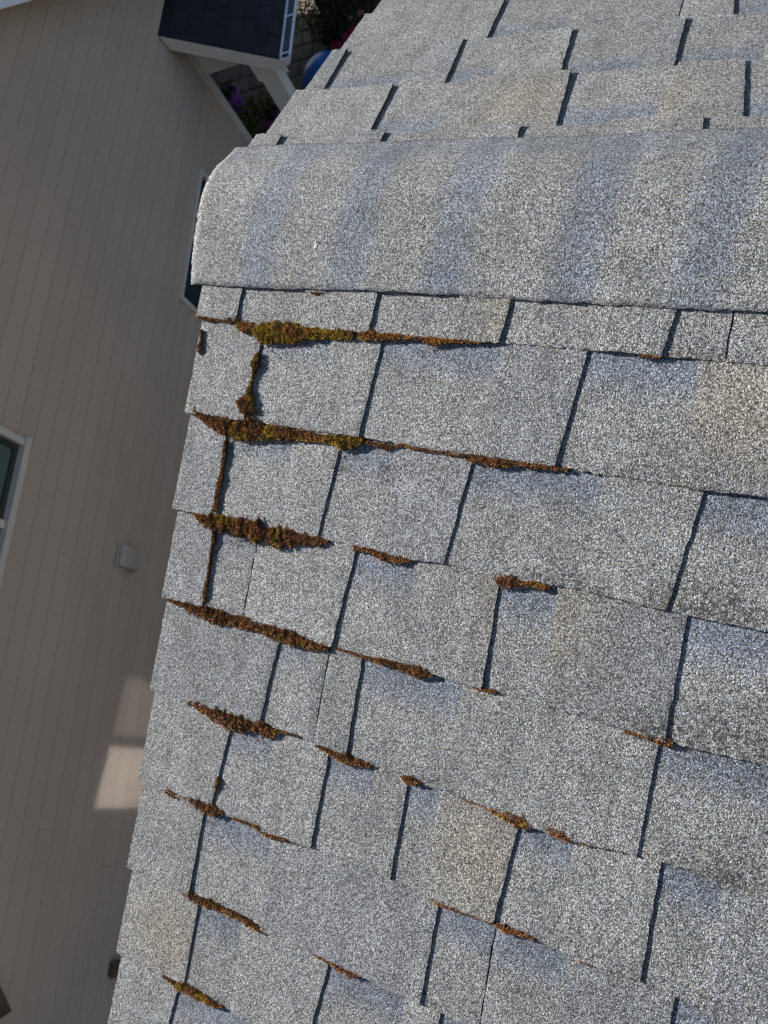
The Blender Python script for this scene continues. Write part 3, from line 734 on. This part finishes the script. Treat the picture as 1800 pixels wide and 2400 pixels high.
for lay in (0, 1):
    for j, (p_, s_) in enumerate(prof):
        pn = (prof[min(j + 1, NP - 1)][0] - prof[max(j - 1, 0)][0]).normalized(); nrm = Vector((0, -pn.z, pn.y))
        for i in range(nxc + 1):
            x = CX0 + (CX1 - CX0) * i / nxc + (rl[j] if i == 0 else 0)
            lean = -.0
            wob = .0012 * math.sin(x * 7.3 + j * .2) + .0008 * math.sin(x * 23 + j * .35)
            e_ = (rb[i] + .0016 * math.sin(x * 11) + (x + .78) * .004) if j == 0 else (rf2[i] if j == NP - 1 else 0)
            v = p_ + Vector((x, 0, 0)) + nrm * (wob - (.0042 if lay else 0)) + pn * (e_ * (1 if j == 0 else 1))
            V_.append(v)
            u = j / NP; xc = x + (u - .4) * -.03
            b_ = sum(math.exp(-((xc - q_) / .030) ** 4) for q_ in BANDS); b_ = min(1, b_) * (.80 + .35 * noise.noise(Vector((x * 9, j * .35, 3))))
            if lay == 0 and j > NP - 8: b_ = max(b_, .45)
            T_.append(tuple(1.02 * (1 - b_) + BLUE[k] * b_ for k in range(3))); St.append(.03 + (.4 if j < 1 else 0))
K = NP * (nxc + 1)
for lay in (0, 1):
    for j in range(NP - 1):
        for i in range(nxc):
            q_ = [lay * K + j * (nxc + 1) + i, lay * K + j * (nxc + 1) + i + 1, lay * K + (j + 1) * (nxc + 1) + i + 1, lay * K + (j + 1) * (nxc + 1) + i]
            F_.append(tuple(q_ if lay == 0 else reversed(q_))); Fm.append(lay)
for i in range(nxc):
    F_.append((i, K + i, K + i + 1, i + 1)); Fm.append(1)
    t_ = (NP - 1) * (nxc + 1) + i; F_.append((t_, t_ + 1, K + t_ + 1, K + t_)); Fm.append(1)
for j in range(NP - 1):
    a = j * (nxc + 1); b_ = (j + 1) * (nxc + 1); F_.append((a, b_, K + b_, K + a)); Fm.append(1)
    a += nxc; b_ += nxc; F_.append((a, K + a, K + b_, b_)); Fm.append(1)
cap_o = mesh_obj('ridge_cap', V_, F_, None, oh, ['granules', 'asphalt_edge'], Fm, True, {'tint': T_, 'stain': St})

wx, ws_ = roof_hit(748, 580); wsp = MB(); ring = []
for k in range(14):
    a = k * 2 * math.pi / 14; r_ = .0030 * (1 + .5 * math.sin(3 * a + 1) * .6 + jit(.12)); ring.append((wx + r_ * math.cos(a) * .8, ws_ + r_ * math.sin(a) * 1.9))
wsp.loft([[RP(x, s_, .0150) for x, s_ in ring], [RP(wx + (x - wx) * .8, ws_ + (s_ - ws_) * .8, .0190) for x, s_ in ring], [RP(wx + (x - wx) * .2, ws_ + (s_ - ws_) * .2, .0195) for x, s_ in ring]], 0, True)
tag(wsp.build('white_splash', 'splash', cap_o), 'small white bird splash')

# ------------------------------------------------------------------ moss
def cr_(ox, oy, k, pts): return [(ox + x / k, oy + y / k, w / k) for x, y, w in pts]
A = lambda p: cr_(380, 700, 2.37, p)
B_ = lambda p: cr_(300, 1150, 2.37, p)
C_ = lambda p: cr_(1000, 650, 2.0738, p)
D_ = lambda p: cr_(1000, 1200, 2.0738, p)
E_ = lambda p: cr_(800, 1700, 1.659, p)
F2 = lambda p: cr_(200, 1700, 2.37, p)
G_ = lambda p: cr_(400, 250, 2.765, p)
MOSS = [
 (A([(188, 88, 12), (215, 105, 18), (250, 113, 26), (285, 116, 18), (300, 118, 10), (330, 118, 14), (370, 124, 28), (405, 122, 26), (425, 112, 30)]), 'small rusty moss tufts at the rake end of the edge below the ridge cap', .1),
 (A([(420, 150, 30), (465, 160, 58), (515, 165, 36), (545, 190, 95), (600, 190, 125), (640, 190, 110), (700, 187, 105), (760, 195, 85), (830, 195, 62), (900, 197, 52), (1000, 200, 52), (1060, 205, 48), (1072, 207, 30)]), 'largest olive and rust moss cushion, just below the ridge cap', .62),
 (A([(1098, 210, 40), (1160, 205, 55), (1200, 212, 34), (1300, 212, 28), (1400, 218, 16), (1450, 225, 14), (1510, 238, 36), (1555, 240, 18), (1600, 233, 10), (1659, 237, 14)]) + C_([(0, 308, 34), (50, 315, 34), (95, 310, 18), (200, 312, 14), (275, 316, 5)]), 'long thinning rust moss strip right of the largest cushion below the ridge cap', .05),
 (C_([(1035, 378, 14), (1080, 382, 18), (1140, 386, 13)]), 'short dark moss bit at the far right of the edge below the ridge cap', .0),
 (A([(222, 175, 8), (220, 220, 12), (214, 255, 18), (214, 285, 34), (216, 312, 8)]), 'single small moss dot with a thin tail close to the rake edge', .1),
 (A([(536, 300, 14), (528, 320, 30), (520, 370, 56), (512, 405, 18), (500, 450, 12), (490, 500, 24), (485, 540, 54), (475, 575, 115), (468, 595, 150), (455, 622, 90), (445, 640, 20)]), 'moss beads and a round tuft in the slot under the largest cushion', .25),
 (A([(183, 600, 12), (190, 640, 26), (225, 655, 34), (270, 680, 60), (330, 700, 88), (370, 718, 100), (400, 725, 84)]), 'left rusty half of the moss cushion on the second edge below the cap', .1),
 (A([(395, 725, 90), (440, 728, 100), (490, 720, 130), (530, 738, 90), (620, 745, 84), (700, 752, 66), (780, 762, 54), (870, 775, 42), (950, 785, 42), (1000, 800, 70), (1060, 800, 70), (1100, 790, 46), (1125, 795, 14)]), 'right half with a yellow knob of the moss cushion on the second edge', .36),
 (A([(1130, 798, 16), (1180, 806, 20), (1235, 822, 32), (1270, 826, 18), (1330, 812, 8), (1385, 830, 12), (1450, 842, 5), (1520, 850, 7), (1659, 873, 5)]), 'faint moss trace trailing right from the second edge cushion', .05),
 (C_([(160, 862, 10), (220, 880, 34), (290, 890, 34), (340, 898, 54), (385, 905, 36), (435, 906, 10), (480, 911, 22), (540, 918, 24), (600, 922, 18), (690, 938, 6)]), 'red brown moss strip in the middle right of the second edge', .0),
 (A([(352, 790, 12), (348, 860, 24), (338, 920, 22), (332, 960, 14), (325, 1000, 38), (318, 1050, 38)]) + B_([(500, 20, 28), (492, 80, 44), (486, 120, 40)]), 'thin vertical moss seam linking the second and third edge cushions', .05),
 (B_([(365, 122, 10), (400, 150, 34), (440, 170, 68), (490, 178, 105), (560, 190, 88), (620, 200, 92), (680, 212, 105), (730, 228, 105), (765, 250, 66)]), 'left dark olive half of the moss cushion on the third edge', .3),
 (B_([(778, 255, 80), (830, 262, 105), (870, 262, 105), (930, 265, 74), (1000, 272, 52), (1060, 280, 38), (1118, 286, 10)]), 'right rusty half of the moss cushion on the third edge', .1),
 (B_([(1258, 318, 26), (1300, 325, 20), (1350, 336, 28), (1400, 355, 40), (1470, 375, 52), (1530, 388, 32), (1585, 383, 8)]), 'separate slanting moss strip right of the third edge cushion', .15),
 (B_([(476, 230, 16), (474, 290, 16), (462, 330, 6), (446, 480, 12), (440, 510, 24), (432, 570, 28), (426, 620, 22)]), 'thin vertical moss in the slot between third and fourth edges', .1),
 (D_([(345, 328, 36), (375, 335, 54), (430, 342, 46), (470, 346, 14), (500, 350, 28), (560, 364, 32), (605, 374, 10)]), 'dark red moss patch at a slot corner, right on the third edge', .0),
 (B_([(215, 603, 6), (270, 620, 22), (330, 640, 42), (400, 668, 66), (460, 685, 76), (520, 705, 70), (600, 725, 54), (680, 745, 58), (760, 765, 52), (830, 793, 70), (880, 810, 76), (950, 830, 64), (1030, 855, 58), (1100, 872, 44), (1122, 882, 14)]), 'longest unbroken rust moss strip, on the fourth edge', .15),
 (B_([(1150, 870, 8), (1220, 892, 12), (1320, 925, 22), (1400, 945, 32), (1470, 960, 26), (1530, 985, 46), (1600, 1000, 50), (1659, 1013, 40), (1700, 1022, 8)]), 'slender moss strip continuing right along the fourth edge', .1),
 (D_([(195, 832, 6), (240, 850, 20), (300, 865, 18), (345, 876, 6)]), 'tiny orange moss sliver in the middle of the fourth edge', .1),
 (D_([(960, 1062, 6), (1000, 1075, 20), (1060, 1085, 24), (1110, 1100, 30), (1150, 1112, 38), (1205, 1127, 16)]), 'small brown moss bit at the far right of the fourth edge', .05),
 (B_([(342, 1172, 26), (380, 1190, 40), (440, 1215, 54), (480, 1235, 72), (540, 1260, 84), (580, 1280, 92), (640, 1295, 84), (700, 1303, 78), (745, 1312, 74), (775, 1338, 74), (812, 1343, 44), (835, 1334, 14), (900, 1350, 10), (955, 1366, 4)]), 'brown moss strip with a lump at its right end, on the fifth edge', .15),
 (B_([(1045, 1412, 8), (1110, 1445, 34), (1160, 1465, 34), (1210, 1485, 52), (1270, 1505, 42), (1330, 1524, 22), (1362, 1526, 6)]), 'short moss strip under two close slots on the fifth edge', .1),
 (E_([(230, 198, 8), (248, 206, 22), (275, 214, 30), (312, 226, 8)]), 'little moss knob at a slot top, middle of the fifth edge', .15),
 (E_([(470, 284, 5), (500, 292, 12), (560, 316, 12), (620, 340, 30), (680, 364, 44), (720, 380, 36), (748, 385, 8)]), 'golden brown moss strip at a slot top right of the middle, fifth edge', .3),
 (E_([(775, 390, 18), (830, 410, 32), (880, 430, 32), (905, 441, 12), (940, 455, 13), (1005, 466, 3)]), 'dark brown moss strip nearest the right side on the fifth edge', .0),
 (F2([(448, 330, 12), (458, 358, 32), (490, 380, 36), (540, 395, 24), (590, 410, 30), (640, 440, 64), (690, 465, 70), (730, 480, 46), (768, 486, 6)]), 'hooked moss strip ending in a tuft, left part of the sixth edge', .2),
 (F2([(735, 285, 8), (738, 310, 24), (727, 345, 14), (718, 385, 6)]), 'small moss tuft inside the slot above the sixth edge', .1),
 (F2([(820, 515, 5), (920, 550, 17), (980, 580, 30), (1030, 605, 36), (1080, 620, 30), (1130, 636, 16), (1200, 656, 3)]), 'thin orange moss strip trailing right on the sixth edge', .15),
 (E_([(330, 660, 6), (378, 686, 24), (430, 705, 18), (520, 740, 6), (600, 772, 12), (635, 788, 26), (700, 810, 18), (755, 832, 5)]), 'broken moss strip across two slots, right part of the sixth edge', .1),
 (E_([(920, 908, 10), (955, 918, 20), (975, 926, 5)]), 'isolated moss speck low on the right, sixth edge', .05),
 (F2([(495, 888, 8), (540, 920, 24), (590, 945, 42), (640, 975, 42), (700, 990, 46), (750, 1015, 30), (800, 1040, 36), (860, 1065, 36), (920, 1100, 36), (970, 1135, 24), (1025, 1150, 6)]), 'long diagonal moss strip on the seventh edge near the rake', .15),
 (F2([(1260, 1262, 4), (1290, 1280, 16), (1370, 1320, 18), (1430, 1353, 34), (1480, 1378, 34), (1535, 1390, 8)]), 'yellowish moss strip on the seventh edge beside a slot top', .3),
 (F2([(368, 1348, 5), (410, 1370, 13), (470, 1410, 24), (510, 1435, 42), (560, 1460, 48), (620, 1490, 46), (680, 1525, 40), (730, 1550, 24), (768, 1559, 5)]), 'lowest moss strip, at the bottom left of the roof', .25),
 (G_([(915, 1210, 8), (950, 1215, 18), (1005, 1216, 9)]), 'tiny dark moss bit tucked under the ridge cap edge', .0),
]
BROWN = [(.30, .135, .034), (.36, .17, .045), (.23, .095, .028), (.40, .205, .065), (.15, .065, .022)]
RUST = [(.23, .10, .034), (.27, .125, .044), (.17, .07, .026), (.31, .155, .06), (.11, .048, .02)]
OLIVE = [(.34, .215, .024), (.28, .18, .026), (.42, .27, .03), (.20, .13, .022)]
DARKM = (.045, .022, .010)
def moss_patch(pts, label, green, seed):
    rnd = random.Random(seed)
    P = []
    for px, py, w in pts:
        x, s = roof_hit(px, py)
        xw, sw = roof_hit(px, py + w); hw = max(.0013, math.hypot(xw - x, sw - s) / 2 * 1.02)
        P.append((x, s, hw))
    # arc-length resampling
    Q = []
    for (a, b_) in zip(P, P[1:]):
        d = math.hypot(b_[0] - a[0], b_[1] - a[1]); n = max(1, int(d / .0015))
        for i in range(n):
            f = i / n; Q.append(tuple(a[k] + (b_[k] - a[k]) * f for k in range(3)))
    Q.append(P[-1])
    def lump(x, s): return noise.noise(Vector((x * 75, s * 75, seed * 3.1))) * .5 + noise.noise(Vector((x * 190, s * 190, seed))) * .3
    V_, F_, T_ = [], [], []
    def surf(i, v):
        x, s, hw = Q[i]
        j0, j1 = max(0, i - 2), min(len(Q) - 1, i + 2)
        t = Vector((Q[j1][0] - Q[j0][0], Q[j1][1] - Q[j0][1])).normalized() if j1 > j0 else Vector((1, 0)); nn = Vector((-t.y, t.x))
        cl0 = noise.noise(Vector((x * 62, s * 62, seed * 1.7))); cl1 = noise.noise(Vector((x * 165, s * 165, seed * 2.3 + (5 if v > 0 else 0)))); cl2 = noise.noise(Vector((x * 420, s * 420, seed + (9 if v > 0 else 0))))
        rg = .42 if seed < 9 else .85
        h2 = hw * max(.40, 1.0 + rg * (.45 * cl0 + .75 * cl1 + .35 * cl2))
        xx, ss = x + nn.x * v * h2, s + nn.y * v * h2
        H = min(.009, h2 * .48 + .0008)
        vd = noise.voronoi(Vector((xx * 135, ss * 135, seed * .37)))[0][0]
        w = (.0114 if seed < 9 else .0106) + H * math.sqrt(max(0, 1 - v * v)) * (1.15 - .75 * min(1, vd) + .3 * lump(xx, ss))
        return xx, ss, w, H
    nv = 8
    for i in range(len(Q)):
        for j in range(nv + 1):
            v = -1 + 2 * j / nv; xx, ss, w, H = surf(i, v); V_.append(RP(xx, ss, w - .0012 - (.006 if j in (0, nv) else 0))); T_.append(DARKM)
    for i in range(len(Q) - 1):
        for j in range(nv):
            a = i * (nv + 1) + j; F_.append((a, a + nv + 1, a + nv + 2, a + 1))
    up = Vector((0, -SP, CP))
    for i in range(len(Q) - 1):
        hw = Q[i][2]; cnt = 2 * hw * .0015 / (.85e-6)
        n = int(cnt) + (1 if rnd.random() < cnt - int(cnt) else 0)
        for _ in range(n):
            v = rnd.uniform(-1.0, 1.0) * (rnd.choice((1.3, 1.7, 2.4)) if rnd.random() < .10 else 1.03); xx, ss, w, H = surf(i, max(-1, min(1, v)))
            if abs(v) > 1: ss += (v - math.copysign(1, v)) * hw; w -= .0022 + (.002 if abs(v) > 1.3 else 0)
            base = RP(xx + rnd.uniform(-.0007, .0007), ss, w - .0014)
            d = (up + Vector((rnd.gauss(0, .45), rnd.gauss(0, .45) - v * CP * .6 * 0, rnd.gauss(0, .2)))).normalized()
            d = (d + (RP(0, v, 0) - RP(0, 0, 0)) * .7).normalized()
            l = rnd.uniform(.0014, .0032) * (1 if hw > .003 else .8); r_ = rnd.uniform(.00035, .0007)
            a = d.orthogonal().normalized(); a.rotate(Matrix.Rotation(rnd.uniform(0, 6.28), 3, d)); b2 = d.cross(a)
            k = len(V_)
            gz = noise.noise(Vector((xx * 45, ss * 45, seed * .7))) * .9 + green + .25 * (1 if v > .2 else 0) * green
            pal = OLIVE if rnd.gauss(gz, .12) > .50 else (BROWN if seed < 6 else RUST)
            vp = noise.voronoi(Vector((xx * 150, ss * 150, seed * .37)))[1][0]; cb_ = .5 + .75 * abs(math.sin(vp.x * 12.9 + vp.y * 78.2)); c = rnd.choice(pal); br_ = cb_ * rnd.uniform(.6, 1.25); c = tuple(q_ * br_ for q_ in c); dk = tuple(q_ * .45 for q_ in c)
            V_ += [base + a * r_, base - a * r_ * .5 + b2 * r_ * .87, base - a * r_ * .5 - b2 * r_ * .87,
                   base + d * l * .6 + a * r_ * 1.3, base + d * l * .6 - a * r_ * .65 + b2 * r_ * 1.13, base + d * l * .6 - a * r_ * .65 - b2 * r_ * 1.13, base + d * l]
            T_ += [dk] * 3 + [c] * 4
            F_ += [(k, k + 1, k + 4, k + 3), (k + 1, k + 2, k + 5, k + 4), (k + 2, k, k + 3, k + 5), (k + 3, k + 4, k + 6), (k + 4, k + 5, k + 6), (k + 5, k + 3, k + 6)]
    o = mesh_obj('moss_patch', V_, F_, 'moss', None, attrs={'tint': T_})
    tag(o, label, 'moss', 'moss growing along the shingle edges')
    return len(F_)
tot = 0
for k, (pts, label, green) in enumerate(MOSS):
    tot += moss_patch(pts, label, green, k + 1)
print('moss faces', tot)

# ------------------------------------------------------------------ our gable window that mirrors the sun onto the neighbour's wall
def own_window():
    y0, y1, z0, z1 = OW; m = MB(); t = .05; xo = GX
    m.box(xo - .02, xo + .06, y0, y1, z0, z0 + t); m.box(xo - .02, xo + .06, y0, y1, z1 - t, z1); m.box(xo - .02, xo + .06, y0, y0 + t, z0 + t, z1 - t); m.box(xo - .02, xo + .06, y1 - t, y1, z0 + t, z1 - t)
    ym = (y0 + y1) / 2; m.box(xo - .015, xo + .05, ym - .045, ym + .045, z0 + t, z1 - t)
    win = m.build('window', 'trim_white', oh)
    for a, b_ in ((y0 + t, ym - .045), (ym + .045, y1 - t)):
        p = MB(); p.box(xo + .012, xo + .018, a, b_, z0 + t, z1 - t); p.build('pane', 'mirror_pane' if a < ym - .1 else 'mirror_pane_screened', win)
    bk = MB(); bk.box(xo + .3, xo + .31, y0, y1, z0, z1); bk.build('blind', 'dark_room', win)
own_window()
